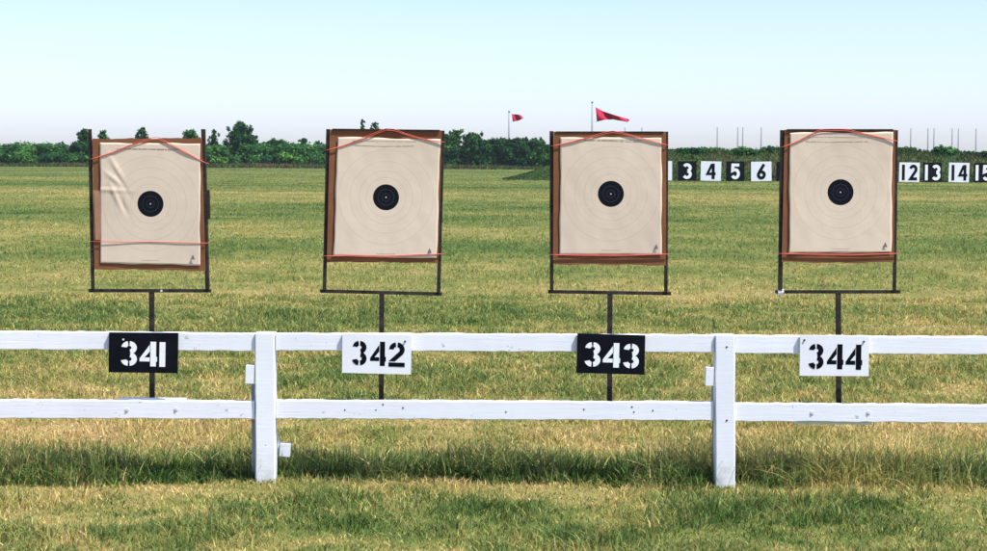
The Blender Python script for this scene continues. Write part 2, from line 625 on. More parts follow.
def build_fence():
    fence = empty('rail_fence', at(493, 488, FY), 'white painted two-rail wooden fence crossing the grass in front of the targets', 'fence')
    posts = [(-197, 332, 484), (264.8, 334, 486.5), (725.2, 336, 490.5), (1186, 339, 494)]
    hw = 10 * 0.00529
    edges = []
    for i, (pxm, vt, vb) in enumerate(posts):
        t, b = at(pxm, vt, FY), at(pxm + 0.5, vb, FY)
        edges.append((t.x - hw, t.x + hw))
        mb = MB()
        rings = []
        for k in range(13):
            s = k / 12
            z = -0.12 + (t.z + 0.12) * s
            xc = b.x + (t.x - b.x) * s
            j = random.uniform(-.0015, .0015)
            c = 0.006
            x0, x1, y0, y1 = xc - hw + j, xc + hw + j, FY, FY + 0.095
            rings.append([(x0 + c, y0, z), (x1 - c, y0, z), (x1, y0 + c, z), (x1, y1, z), (x0, y1, z), (x0, y0 + c, z)])
        last = rings[-1]
        rings.append([(p[0] * 0.94 + xc * 0.06, p[1] * .94 + (FY + .05) * .06, p[2] + 0.005) for p in last])
        mb.loft(rings)
        post = mb.build('post', M_WHITE, fence)
        for vv, du in ((vt + 11, 1.5), (vt + 84.5, 1.6)):
            nb = MB()
            p = at(pxm + du, vv, FY)
            nb.tube([(p.x, FY - 0.002, p.z), (p.x, FY + 0.002, p.z)], 0.0055, 8)
            if i == 2:
                nb.build('nail', M_HOLE, post)
        # grey stake standing behind the post, with a white block nailed on its head
        st = MB()
        pa, pb = at(pxm - 10, 384 + (vt - 334), FY + .13), at(pxm - 7.5, 484, FY + .13)
        st.quadbox([(pb.x - .022, FY + .11, -.1), (pb.x + .022, FY + .11, -.1), (pb.x + .022, FY + .15, -.1), (pb.x - .022, FY + .15, -.1),
                    (pa.x - .018, FY + .11, pa.z), (pa.x + .022, FY + .11, pa.z), (pa.x + .022, FY + .15, pa.z), (pa.x - .018, FY + .15, pa.z)])
        stake = st.build('support_stake', M_STAKE, fence)
        bl = MB()
        c = at(pxm - 10.5, 374.5 + (vt - 334), FY)
        xr = t.x - hw - 0.006
        bl.box((xr - .021, FY + .020, c.z), (0.042, 0.06, 0.096), Matrix.Rotation(R(1.5), 3, 'Y'))
        bl.build('side_block', M_WHITE, fence)
        if i == 1:      # leaning brace with a white stub at its end
            br = MB()
            a, b2 = at(272, 424, FY + .19), at(282, 458, FY + .19)
            bar(br, a, b2, 0.022, 0.03)
            brace = br.build('brace', M_WHITE, fence)
            sb = MB()
            c = at(285.5, 449.5, FY + .19)
            sb.box((c.x, FY + .188, c.z), (0.056, 0.05, 0.070), Matrix.Rotation(R(4), 3, 'Y'))
            sb.build('stub_block', M_WHITE, brace)
    # rails (photo rows of the four corners)
    U = [(331.2, 333.5, 349.3, 351.3, -1), (333.2, 335.0, 350.6, 352.6, 0), (335.2, 337.0, 353.4, 354.6, 1)]
    Lw = [(399.9, 401.2, 418.5, 419.2, -1), (400.3, 402.2, 418.8, 420.8, 0), (403.2, 405.2, 421.4, 423.2, 1)]
    holes = {(-1, 1): [], (0, 1): [(383, 404.5), (403, 408), (376, 410), (345, 410), (584, 409.5), (634, 412), (632, 407), (653, 410.5), (506, 412)], (1, 1): []}
    bolts = {(-1, 1): [(127, 410), (176, 409.5)], (0, 1): [], (1, 1): [(812, 413), (868.5, 412.8)]}
    for row, rails in ((0, U), (1, Lw)):
        for (tl, tr, bl_, br_, s) in rails:
            i = s + 1
            x0, x1 = edges[i][1] + 0.004, edges[i + 1][0] - 0.004
            pl = {-1: 0, 0: 275, 1: 735}[s]
            pr = {-1: 254, 0: 714, 1: 987}[s]
            a, b, c, d = at(pl, tl, FY + .016), at(pr, tr, FY + .016), at(pl, bl_, FY + .016), at(pr, br_, FY + .016)

            def ext(p, q, x):
                return p.z + (q.z - p.z) * (x - p.x) / (q.x - p.x)
            mb = MB()
            plank(mb, x0, x1, ext(a, b, x0), ext(a, b, x1), ext(c, d, x0), ext(c, d, x1), FY + .016, 0.042, segs=60)
            rail = mb.build('rail', M_WHITE, fence)
            for (u, v) in holes.get((s, row), []):
                hb = MB()
                p = at(u, v, FY + .016)
                hb.tube([(p.x, FY + .0145, p.z), (p.x, FY + .02, p.z)], random.uniform(.003, .006), 7)
                hb.build('nail_hole', M_HOLE, rail)
            for (u, v) in bolts.get((s, row), []):
                p = at(u, v, FY + .016)
                bb = MB()
                bb.tube([(p.x, FY + .0105, p.z), (p.x, FY + .020, p.z)], 0.007, 6)
                bb.tube([(p.x, FY + .0138, p.z), (p.x, FY + .017, p.z)], 0.011, 12)
                bb.build('bolt', M_BOLT, rail)
    # white socket planks behind the lower rail that carry the stand poles
    for (u0, u1, v0, v1) in ((118, 186, 398.3, 415), (350, 412, 403, 418), (577, 640, 404, 419), (797, 872, 405.5, 424.8)):
        a, b = at(u0, v0, FY + .06), at(u1, v1, FY + .06)
        mb = MB()
        mb.box(((a.x + b.x) / 2, FY + .0785, (a.z + b.z) / 2), (b.x - a.x, 0.036, a.z - b.z))
        mb.build('socket_plank', M_WHITE, fence)


# ------------------------------------------------------------------ numerals
def sector(cx, cy, ri, ro, a0, a1, n=14, sx=1.0):
    """annular sector as a list of quads (2D)"""
    out = []
    for k in range(n):
        p, q = R(a0 + (a1 - a0) * k / n), R(a0 + (a1 - a0) * (k + 1) / n)
        out.append([(cx + sx * ri * math.cos(p), cy + ri * math.sin(p)), (cx + sx * ro * math.cos(p), cy + ro * math.sin(p)),
                    (cx + sx * ro * math.cos(q), cy + ro * math.sin(q)), (cx + sx * ri * math.cos(q), cy + ri * math.sin(q))])
    return out


STENCIL = {
    '3': [sector(.29, .735, .072, .265, 98, 172), sector(.315, .735, .072, .265, 87, -80), sector(.315, .275, .082, .275, 80, -86), sector(.285, .275, .082, .275, -96, -168)],
    '4': [[[(.445, 0), (.68, 0), (.68, 1), (.445, 1)]], [[(0, .20), (.42, .20), (.42, .36), (.20, .36), (.0, .32)]], [[(.0, .32), (.20, .36), (.42, .60), (.42, .88)]],
          [[(.68, .17), (.725, .20), (.725, .37), (.68, .40)]]],
    '1': [[[(.0, 0), (.22, 0), (.22, 1), (.0, 1)]]],
    '2': [sector(.31, .70, .11, .30, 97, 178), sector(.33, .70, .11, .30, 84, -38), [[(.42, .63), (.567, .515), (.25, .22), (.0, .22)]], [[(0, 0), (.64, 0), (.64, .17), (.0, .17)]]],
}


def ribbon(pts, w):
    out = []
    P = [Vector((a, b)) for a, b in pts]
    off = []
    for i, p in enumerate(P):
        d0 = (P[i] - P[i-1]).normalized() if i else (P[1] - P[0]).normalized()
        d1 = (P[i+1] - P[i]).normalized() if i < len(P) - 1 else d0
        n0, n1 = Vector((-d0.y, d0.x)), Vector((-d1.y, d1.x))
        m_ = (n0 + n1)
        m_ = m_.normalized() if m_.length > 1e-6 else n0
        off.append(m_ * (w / 2 / max(0.45, m_.dot(n1))))
    for i in range(len(P) - 1):
        out.append([tuple(P[i] - off[i]), tuple(P[i+1] - off[i+1]), tuple(P[i+1] + off[i+1]), tuple(P[i] + off[i])])
    return out


def arc(cx, cy, rx, ry, a0, a1, n=10):
    return [(cx + rx * math.cos(R(a0 + (a1 - a0) * k / n)), cy + ry * math.sin(R(a0 + (a1 - a0) * k / n))) for k in range(n + 1)]


_w = 0.19
PLAIN = {
    '0': [ribbon(arc(.28, .5, .19, .41, 90, 450, 20), _w)],
    '1': [ribbon([(.14, 0), (.14, 1)], _w)],
    '2': [ribbon(arc(.28, .70, .19, .21, 165, -25, 10) + [(.10, .09), (.54, .09)], _w)],
    '3': [ribbon(arc(.26, .71, .20, .20, 150, -80, 12), _w), ribbon(arc(.26, .30, .21, .21, 80, -150, 12), _w)],
    '4': [ribbon([(.42, 0), (.42, 1)], _w), ribbon([(.34, .95), (.06, .34), (.58, .34)], .16)],
    '5': [ribbon([(.52, .91), (.12, .91), (.10, .55)] + arc(.27, .35, .20, .26, 115, -150, 12), _w)],
    '6': [ribbon([(.44, .97), (.18, .52)] + [(.09, .34)], _w), ribbon(arc(.28, .29, .19, .20, 90, 450, 16), _w)],
    '7': [ribbon([(.03, .91), (.50, .91), (.22, 0)], _w)],
    '8': [ribbon(arc(.28, .74, .16, .17, 90, 450, 16), _w), ribbon(arc(.28, .28, .19, .19, 90, 450, 16), _w)],
    '9': [ribbon(arc(.28, .69, .19, .20, 90, 450, 16), _w), ribbon([(.46, .62), (.38, .45), (.14, .03)], _w)],
}


def glyph(mb, shapes, org, ex, ez, ey, sx, sz, base_t, step):
    """each stroke lies a hair proud of the stroke before, so no two faces coincide"""
    for k, strokes in enumerate(shapes):
        for poly in strokes:
            mb.prism([(a * sx, b * sz) for a, b in poly], org, ex, ez, ey, base_t + step * k)


# ------------------------------------------------------------------ number signs on the fence
def build_signs():
    data = [('341', [(109, 332.5), (178, 333), (177.5, 373.3), (108.5, 372.3)], True, [('3', .173, .235), ('4', .448, .248), ('1', .735, .085)],
             'black sign with white stencilled number 341 hung on the top rail'),
            ('342', [(342.5, 333.5), (411.5, 335.3), (410.7, 374.6), (342, 372.8)], False, [('3', .142, .212), ('4', .406, .225), ('2', .676, .235)],
             'white sign with black stencilled number 342 hung on the top rail'),
            ('343', [(577.5, 333.5), (645.3, 335.5), (644.5, 374.8), (576.5, 373)], True, [('3', .108, .235), ('4', .38, .25), ('3', .675, .235)],
             'black sign with white stencilled number 343 hung on the top rail'),
            ('344', [(800.3, 335.2), (869.2, 336.3), (868.7, 376.2), (799.7, 375.8)], False, [('3', .12, .22), ('4', .39, .235), ('4', .662, .235)],
             'white sign with black stencilled number 344 hung on the top rail')]
    for num, cs, black, glyphs, label in data:
        Y = FY - 0.004
        tl, tr, br, bl = [at(u, v, Y) for u, v in cs]
        root = empty('number_sign', (tl + tr + br + bl) / 4, label, 'sign', 'number signs on the fence')
        mb = MB()
        t = Vector((0, 0.016, 0))
        # a slightly bowed board
        n = 8
        rings = []
        for k in range(n + 1):
            s = k / n
            bow = Vector((0, -0.0010 * math.sin(math.pi * s), 0))
            lo, hi = bl.lerp(br, s) + bow, tl.lerp(tr, s) + bow
            rings.append([lo, hi, hi + t, lo + t])
        mb.loft(rings)
        mb.build('board', M_BLACKBOARD if black else M_WHITEBOARD, root)
        ex = (br - bl)
        wid = ex.length
        ex = ex.normalized()
        ez = (tl - bl)
        hgt = ez.length
        ez = ez.normalized()
        nb = MB()
        for i, (g, fx, fw) in enumerate(glyphs):
            natural = {'3': .585, '4': .71, '1': .22, '2': .64}[g]
            org = bl + ex * (wid * fx) + ez * (hgt * (0.170 if not (num == '342') else .205)) + Vector((0, -0.0006, 0)) - ez * (0.0015 * i)
            glyph(nb, STENCIL[g], org, ex, ez, Vector((0, -1, 0)), wid * fw / natural, hgt * 0.62, 0.0008, 0.00025)
        nb.build('numerals', M_NUMWHITE if black else M_NUMBLACK, root)
        for fx, fz in (((.06, .88), (.92, .85)) if num == '344' else ((.91, .84),) if num == '342' else ((.21, .83),) if num == '341' else ()):
            sc = MB()
            p = bl + ex * (wid * fx) + ez * (hgt * fz)
            sc.tube([p + Vector((0, -.006, 0)), p + Vector((0, .004, 0))], 0.0055, 8)
            sc.build('screw', M_BOLT if black else M_HOLE, root)


# ------------------------------------------------------------------ targets
TY = 10.16   # plane of the stands


def bar(mb, p, q, wx, wy):
    """rectangular bar from p to q, wx in the picture plane, wy in depth"""
    d = (q - p).normalized()
    sx = Vector((d.z, 0, -d.x)) * (wx / 2)
    sy = Vector((0, wy / 2, 0))
    mb.quadbox([p - sx - sy, p + sx - sy, p + sx + sy, p - sx + sy, q - sx - sy, q + sx - sy, q + sx + sy, q - sx + sy])


def angle_iron(mb, p, q, w, d_, side):
    """L-section upright: a flange facing the camera and a web running back"""
    t = 0.005
    sx = Vector((side, 0, 0))
    for (a0, a1, b0, b1) in ((0, w, 0, t), (0, t, t, d_)):
        P = []
        for e in (p, q):
            P += [e + sx * a0 + Vector((0, b0, 0)), e + sx * a1 + Vector((0, b0, 0)), e + sx * a1 + Vector((0, b1, 0)), e + sx * a0 + Vector((0, b1, 0))]
        mb.quadbox(P)


TARGETS = [
    dict(name='341', L=((90.0, 129), (93.0, 290)), Rr=((202.6, 129), (206.8, 290)), bar=((89, 290.6), (211, 290.8)), pole=(151.6, 152.3),
         board=((93, 138.8), (202, 138), (205.5, 271), (94.5, 269.5)), paper=((100.2, 142.6), (200.5, 143.5), (200.2, 265.5), (100.2, 263.0)), bull=(150.6, 203.8),
         top=[(91, 159), (112, 152.5), (134, 143.5), (150, 138), (158, 137), (168, 142), (186, 152), (206, 163)], bot=[(91, 241.5), (150, 241.8), (207, 243)],
         lab='crumpled upper left corner'),
    dict(name='342', L=((328.2, 129), (324.6, 291)), Rr=((442.4, 130.5), (438.2, 293)), bar=((320, 291), (442, 294)), pole=(381.7, 381.2),
         board=((330, 129), (442, 130.2), (438, 263), (327, 262)), paper=((337.5, 136.8), (440.2, 139.5), (436.8, 258.6), (333.6, 255.5)), bull=(386, 197.3),
         top=[(327, 150), (345, 145), (365, 137), (378, 131.5), (386, 128.3), (396, 129.3), (404, 133), (424, 139), (443, 142)], bot=[(325, 256), (350, 255.2), (385, 256.3), (418, 254.5), (442, 253.8)],
         lab='wide brown band above the paper'),
    dict(name='343', L=((551.8, 131), (552.0, 292)), Rr=((666.2, 131.5), (665.6, 294)), bar=((548, 291.6), (671, 293.6)), pole=(610, 609.5),
         board=((553.5, 131.8), (666, 131.8), (665.8, 265.5), (553, 264.5)), paper=((560.5, 137.2), (661.5, 137.5), (661.8, 254.6), (559.5, 254.4)), bull=(610.8, 193.8),
         top=[(552, 146), (570, 142), (590, 136.5), (603, 132.6), (612, 130.8), (622, 132.4), (640, 137.5), (667, 145)], bot=[(551, 254.6), (580, 254.6), (620, 255), (668, 254)],
         lab='deep brown strip left bare below the paper'),
    dict(name='344', L=((783.0, 130), (780.8, 291)), Rr=((896.0, 130), (894.2, 291)), bar=((775.5, 291.8), (900, 291.8)), pole=(838.2, 838.8),
         board=((784.5, 129.5), (895.5, 129.5), (893.5, 262.0), (781.5, 261.5)), paper=((789.6, 132.6), (892.8, 132.2), (891.5, 252.6), (789.0, 253.0)), bull=(840.6, 192.2),
         top=[(782, 147), (798, 141), (815, 131.5), (822, 129.0), (848, 129.0), (858, 132), (876, 136), (897, 141)], bot=[(780, 253.5), (810, 253.5), (850, 254.4), (898, 253.4)],
         lab='paper reaching almost to the top edge'),
]


def build_targets():
    for T in TARGETS:
        n = T['name']
        black = n in ('341', '343')
        p0, p1 = at(*T['bar'][0], TY), at(*T['bar'][1], TY)
        pole_top = at(T['pole'][0], (T['bar'][0][1] + T['bar'][1][1]) / 2, TY)
        pole_bot = at(T['pole'][1], 412, TY)
        root = empty('target_stand', pole_bot, 'dark steel stand carrying the paper target above sign %s' % n, 'target stand', 'target stands behind the fence')
        hw = 0.011
        # crossbar
        mb = MB()
        bar(mb, p0, p1, 0.017, 0.03)
        mb.build('crossbar', M_STEEL, root)
        mb = MB()
        bar(mb, pole_top - Vector((0, 0, .009)), pole_bot - Vector((0, 0, 0.03)), 0.026, 0.026)
        mb.build('pole', M_STEEL, root)
        ups = []
        for key, side in (('L', 1), ('Rr', -1)):
            (a, b), (c, d) = T[key]
            top, bot = at(a, b, TY - 0.02), at(c, d, TY - 0.02)
            top, bot = top - Vector((side * hw, 0, 0)), bot - Vector((side * hw, 0, 0))
            bot.z = p0.lerp(p1, 0.05 if side > 0 else .95).z + 0.0095
            mb = MB()
            angle_iron(mb, bot, top, 0.0195, 0.035, side)
            ups.append(mb.build('upright', M_STEEL, root))
        if n != '341':
            a, b = T['board'][0], T['board'][1]
            mb = MB()
            bar(mb, at(a[0] + 2.4, a[1] + .2, TY - .031), at(b[0] - 2.4, b[1] + .2, TY - .031), 0.0075, 0.007)
            mb.build('top_rail', M_STEEL, root)
        if n == '344':
            mb = MB()
            c = at(780.5, 292, TY)
            mb.tube([(c.x - .016, TY, c.z), (c.x + .016, TY, c.z)], [0.019, 0.017], 10)
            mb.build('tape_wrap', M_TAPE, root)
        if n == '341':
            mb = MB()
            a, b = at(208.2, 190, TY), at(209.0, 219, TY)
            bar(mb, a, b, 0.013, 0.03)
            mb.build('side_clip', M_STEEL, root)
            mb = MB()
            c = at(162, 290.6, TY)
            mb.tube([(c.x, TY - .02, c.z), (c.x, TY + .0, c.z)], 0.006, 8)
            mb.build('bolt', M_BOLT, root)
        # backing board, slightly warped
        BY = TY - 0.020
        tl, tr, br, bl = [at(u, v, BY) for u, v in T['board']]
        brd = empty('paper_target', (tl + tr + br + bl) / 4,
                    'buff bullseye target above sign %s, %s' % (n, T['lab']), 'target', 'paper targets in the steel stands')
        ph = random.uniform(0, 6)
        NX, NZ = 14, 18

        def warp(s, t):
            return 0.004 * math.sin(2.2 * s + ph) * math.sin(math.pi * t) + 0.003 * math.sin(3 * t + ph)
        V, F = [], []
        th = 0.010
        for layer in (0, 1):
            for i in range(NX + 1):
                for j in range(NZ + 1):
                    s, t = i / NX, j / NZ
                    p = bl.lerp(br, s).lerp(tl.lerp(tr, s), t)
                    ed = (0.0022 * math.sin(17 * s + ph) + 0.0016 * math.sin(41 * s)) if j in (0, NZ) else 0
                    sag = -0.006 * math.sin(math.pi * s) * (1 if n in ('344',) else -0.4) if j == 0 else 0
                    V.append((p.x, p.y + warp(s, t) + 0.006 - 0.010 + layer * th - 0.004, p.z + ed + sag))
        st = (NX + 1) * (NZ + 1)

        def ix(l, i, j):
            return l * st + i * (NZ + 1) + j
        for i in range(NX):
            for j in range(NZ):
                F.append((ix(0, i, j), ix(0, i+1, j), ix(0, i+1, j+1), ix(0, i, j+1)))
                F.append((ix(1, i, j), ix(1, i, j+1), ix(1, i+1, j+1), ix(1, i+1, j)))
        for i in range(NX):
            F.append((ix(0, i, 0), ix(1, i, 0), ix(1, i+1, 0), ix(0, i+1, 0)))
            F.append((ix(0, i, NZ), ix(0, i+1, NZ), ix(1, i+1, NZ), ix(1, i, NZ)))
        for j in range(NZ):
            F.append((ix(0, 0, j), ix(0, 0, j+1), ix(1, 0, j+1), ix(1, 0, j)))
            F.append((ix(0, NX, j), ix(1, NX, j), ix(1, NX, j+1), ix(0, NX, j+1)))
        mb = MB()
        mb.v, mb.f = V, F
        mb.build('backing', M_CARD, brd)
        # paper sheet
        PY = BY - 0.0118
        a, b, c, d = [at(u, v, PY) for u, v in T['paper']]      # tl tr br bl
        bull = at(*T['bull'], PY)
        NX, NZ = 60, 70
        V, F = [], []

        def edge_wob(s):
            return 0.0018 * math.sin(9 * s + ph) + 0.0012 * math.sin(23 * s + 2 * ph)
        for i in range(NX + 1):
            for j in range(NZ + 1):
                s, t = i / NX, j / NZ
                p = d.lerp(c, s).lerp(a.lerp(b, s), t)
                sb = (p.x - bl.x) / (br.x - bl.x)
                tb = (p.z - bl.z) / (tl.z - bl.z)
                y = p.y + warp(sb, tb) + 0.001 * math.sin(7 * s + ph) - 0.0025
                x, z = p.x, p.z
                if i in (0, NX):
                    x += edge_wob(t)
                if j in (0, NZ):
                    z += edge_wob(s)
                if n == '341':     # crumples in the upper left part
                    for (cu, cv, ang, ln, wd, amp) in ((117, 170, 62, 15, 2.0, .010), (113, 178, 40, 10, 1.6, .008), (121, 180, 62, 16, 1.8, -.008),
                                                       (116, 196, 66, 12, 1.8, .009), (123, 205, 62, 12, 1.7, -.007), (110, 190, 2, 18, 1.2, .008)):
                        u0 = at(cu, cv, PY)
                        dx, dz = (x - u0.x) / .00529, (z - u0.z) / .00529
                        ca, sa = math.cos(R(ang)), math.sin(R(ang))
                        lo_, ac = dx * ca - dz * sa, dx * sa + dz * ca
                        y -= 0.65 * amp * math.exp(-(lo_ / ln) ** 2 - (ac / wd) ** 2)
                    y -= 0.004 * math.exp(-((s - .1) / .2) ** 2 - ((t - .62) / .2) ** 2)
                else:
                    y -= 0.0005 * math.sin(31 * s + 9 * t + ph) * math.sin(13 * t) * (0.6 if 0.2 < s < .8 else 1)
                V.append((x, y, z))
        for i in range(NX):
            for j in range(NZ):
                q = i * (NZ + 1) + j
                F.append((q, q + NZ + 1, q + NZ + 2, q + 1))
        mb = MB()
        mb.v, mb.f = V, F
        me_o = mb.build('paper', M_PAPER, brd, origin=bull, smooth=True)
        sol = me_o.modifiers.new('thickness', 'SOLIDIFY')
        sol.thickness = 0.0006
        # small print: heading, footer, triangular mark
        pr = MB()
        yy = -0.0075 if n != '341' else -0.007

        def dash(u, v, wpx, hpx):
            p = at(u, v, PY)
            pr.box((p.x, PY + yy, p.z), (wpx * .00529, 0.0008, hpx * .00529))
        hu, hv = T['bull'][0], {'341': 149, '342': 141.3, '343': 140.2, '344': 137.4}[n]
        u = hu - 33
        slope = 0.012
        while u < hu + 30:
            w_ = random.uniform(.25, .62)
            if random.random() < 0.86:
                dash(u, hv + (u - hu) * slope, w_, random.uniform(.55, .85))
            u += w_ + 0.22
        pr.build('printed_heading', M_PRINT, me_o)
        pr = MB()
        u = hu - 9
        while u < hu + 9:
            w_ = random.uniform(.3, .7)
            dash(u, T['bull'][1] + 56.5, w_, .6)
            u += w_ + 0.5
        pr.build('printed_footer', M_PRINT, me_o)
        pr = MB()
        e = at({'341': 192.8, '342': 429.6, '343': 656.2, '344': 885.3}[n], {'341': 257, '342': 250.6, '343': 246.5, '344': 244.6}[n], PY + yy)
        k = .00529
        pr.prism([(-2.1 * k, -2.6 * k), (2.1 * k, -2.6 * k), (1.1 * k, .2 * k), (.0, 2.6 * k), (-1.1 * k, .2 * k)], e, Vector((1, 0, 0)), Vector((0, 0, 1)), Vector((0, -1, 0)), 0.0005)
        pr.build('printed_mark', M_PRINT, me_o)
        if n == '341':
            fl = MB()
            q = [at(u, v, BY - .0135) for u, v in ((93.8, 190), (100.5, 190.6), (100.5, 240), (95.2, 240))]
            fl.quadbox([q[3], q[2], q[2] + Vector((0, .002, 0)), q[3] + Vector((0, .002, 0)), q[0], q[1], q[1] + Vector((0, .002, 0)), q[0] + Vector((0, .002, 0))])
            fl.build('torn_layer', M_FLAP, brd)
        # elastic bands stretched round the uprights
        for which, pts in (('top', T['top']), ('bot', T['bot'])):
            mb = MB()
            strands = ((0, 0),) if n == '341' and which == 'bot' else ((0, 0), (0.0, 1.7))
            for k, (dx, dv) in enumerate(strands):
                P = []
                for i, (u, v) in enumerate(pts):
                    f = math.sin(math.pi * i / (len(pts) - 1))
                    q = at(u + dx, v + dv * f * (1 if which == 'top' else .6), PY)
                    sb, tb = (q.x - bl.x) / (br.x - bl.x), (q.z - bl.z) / (tl.z - bl.z)
                    q.y += (warp(sb, tb) if 0 < sb < 1 else 0) - 0.0052 - 0.0015 * k
                    if not 0.02 < sb < .98:
                        q.y = min(q.y, TY - 0.024)
                    P.append(q)
                # smooth a little
                Q = []
                for i in range(len(P) - 1):
                    for s in range(4):
                        Q.append(P[i].lerp(P[i+1], s / 4))
                Q.append(P[-1])
                Q = [Q[0]] + [(Q[i-1] + Q[i] * 2 + Q[i+1]) / 4 for i in range(1, len(Q) - 1)] + [Q[-1]]
                # wrap round the back of the uprights
                back = Vector((0, 0.09, 0))
                mid_l, mid_r = Q[0] + Vector((-.010, .03, 0)), Q[-1] + Vector((.010, .03, 0))
                mb.tube([Q[0] + back, mid_l] + Q + [mid_r, Q[-1] + back], 0.0017, 6)
            low = min(p.z for p in Q)
            place = 'slanting over the top' if which == 'top' else 'across the bottom'
            o = mb.build('elastic_band', M_BAND, origin=P[0], smooth=True)
            tag(o, 'red elastic cord stretched %s of target %s' % (place, n), 'elastic cord', 'red elastic cords holding the targets')


# ------------------------------------------------------------------ far number boards, bank, poles, flags
BOARD_Y = 163.0


def build_boards():
    posn = {1: 636.5, 2: 661.8, 3: 687.2, 4: 710.9, 5: 735.3, 6: 761.3, 7: 785.6, 8: 810.2, 9: 834.8, 10: 859.6, 11: 884.4, 12: 909.4, 13: 932.4, 14: 959.0, 15: 983.0, 16: 1008}
    s = BOARD_Y / FPX
    for k, u in posn.items():
        if k in (1, 8, 9, 10, 16):
            continue
        white = k % 2 == 0
        pos = at(u, 171, BOARD_Y)
        w = (20.4 if white else 18.4) * s
        h = 19.4 * s
        root = empty('number_board', (pos.x, BOARD_Y, 0.0), '%s board with %s number %d at the foot of the grassy bank' % (('white', 'black') if white else ('black', 'white'))
                     .__add__((k,)) if False else ('white board with black number %d at the foot of the grassy bank' if white else 'black board with white number %d at the foot of the grassy bank') % k,
                     'number board', 'firing point number boards along the bank')
        z0 = 0.03
        mb = MB()
        mb.box((pos.x, BOARD_Y, z0 + h / 2), (w, 0.05, h), Matrix.Rotation(R(random.uniform(-1.3, 1.3)), 3, 'Y'))
        mb.build('panel', M_WHITEBOARD if white else M_BLACKBOARD, root)
        for sx in (-1, 1):
            mb = MB()
            mb.box((pos.x + sx * w * .36, BOARD_Y + 0.08, h * .5), (0.10, 0.09, h + .1))
            mb.build('post', M_BOARDPOST, root)
        txt = str(k)
        gh = h * 0.80
        if len(txt) == 1:
            slots = [(txt, -.28 * gh)]
        else:
            slots = [(txt[0], -.52 * gh), (txt[1], -.02 * gh if txt[1] != '1' else .2 * gh)]
        for i, (ch, dx) in enumerate(slots):
            nb = MB()
            org = Vector((pos.x + dx, BOARD_Y - 0.027, z0 + h * 0.09))
            glyph(nb, PLAIN[ch], org, Vector((1, 0, 0)), Vector((0, 0, 1)), Vector((0, -1, 0)), gh * (1.02 if len(txt) == 1 else .95), gh, 0.01, 0.004)
            nb.build('numeral', M_NUMBLACK if white else M_NUMWHITE, root)


def bank_h(x):
    """crest height along the bank: its end ramps up from the field"""
    t = np.clip((x - 0.3) / 9.4, 0, 1)
    return 2.62 * (0.45 * t + 0.55 * t * t * (3 - 2 * t)) + fbm(x * 0.3, x * 0, 81) * 0.35 * t


def bank_surface(x, y):
    front, crest, back = 164.2, 169.0, 176.0
    f = np.where(y < crest, np.clip((y - front) / (crest - front), 0, 1), np.clip((back - y) / (back - crest), 0, 1))
    f = f * f * (3 - 2 * f) * 0.5 + f * 0.5
    return bank_h(x) * f


def build_bank():
    xs = np.linspace(0.1, 70, 420)
    ys = np.linspace(164.0, 176.2, 40)
    X, Y = np.meshgrid(xs, ys, indexing='ij')
    Z = bank_surface(X, Y) + fbm(X * 1.2, Y * 1.2, 83) * 0.22 * np.clip(bank_surface(X, Y), 0, 1) - 0.05
    n, k = X.shape
    V = np.stack([X, Y, Z], -1).reshape(-1, 3)
    idx = np.arange(n * k).reshape(n, k)
    q = np.stack([idx[:-1, :-1], idx[1:, :-1], idx[1:, 1:], idx[:-1, 1:]], -1).reshape(-1, 4)
    tone = (0.40 + fbm(X * .4, Y * .6, 85) * 0.9).ravel()
    tone = np.where(X.ravel() < 9, 0.35 + (tone - .4) * .4, tone)
    o = array_mesh('earth_bank', V, q.ravel(), np.arange(len(q)) * 4, [M_BANK], {'tone': tone, 'val': np.ones(len(V))})
    o.data.polygons.foreach_set('use_smooth', np.ones(len(q), dtype=bool))
    tag(o, 'long earth bank overgrown with weeds behind the number boards', 'bank', kind='structure')
    # weeds over the bank
    n = 46000
    x = rnd(0.8, 66, n)
    y = rnd(164.2, 171.5, n)
    ramp = np.clip((x - 6) / 5, 0, 1)
    z = bank_surface(x, y) - 0.05
    lvl = np.clip((y - 164.2) / 4.8, 0, 1)
    patch = fbm(x * .35, y * .5, 87)
    h = rnd(0.12, 0.42, n) * (0.35 + 0.65 * ramp) * np.clip(1 + 1.2 * patch, .5, 1.7)
    tone = np.clip(0.40 + 0.75 * patch + 0.28 * np.exp(-((lvl - .55) / .3) ** 2) * ramp + rng.normal(0, .14, n), 0.0, 1)
    tone = np.where(x < 9, np.clip(0.42 + .45 * patch + rng.normal(0, .10, n), 0, 1), tone)
    make_blades('bank_weeds', np.stack([x, y, z], -1), h, rnd(.05, .12, n), rnd(0, 6.28, n), np.abs(rng.normal(.5, .35, n)), rnd(0, 6.28, n), 2,
                tone, rnd(.7, 1.3, n), M_WEED, 'olive and brown weeds covering the earth bank', 'weeds')
    # low bramble along the crest
    cents = []
    xx = 8.5
    while xx < 66:
        r = random.uniform(0.35, 0.75)
        cents.append((xx, 169.3 + random.uniform(-.9, .9), float(bank_h(np.array(xx))) + random.uniform(-.30, 0.0), r * 1.5, r, r * .62))
        xx += random.uniform(.45, .95)
    for u, v in ((772, 147.5), (778, 149), (940, 147.5), (908, 148.2), (950, 149)):
        p = at(u, v, 169.2)
        cents.append((p.x, 169.2, p.z - .25, .7, .6, .42))
    o = leaf_cloud('crest_bramble', cents, 34, (0.10, 0.24), 0.30, M_LEAF, dark=0.75)
    tag(o, 'dark green bramble along the crest of the earth bank', 'bramble', kind='stuff')


def ico(sub=1):
    import bmesh
    bm = bmesh.new()
    bmesh.ops.create_icosphere(bm, subdivisions=sub, radius=1)
    v = np.array([tuple(q.co) for q in bm.verts])
    f = np.array([[w.index for w in p.verts] for p in bm.faces])
    bm.free()
    return v, f


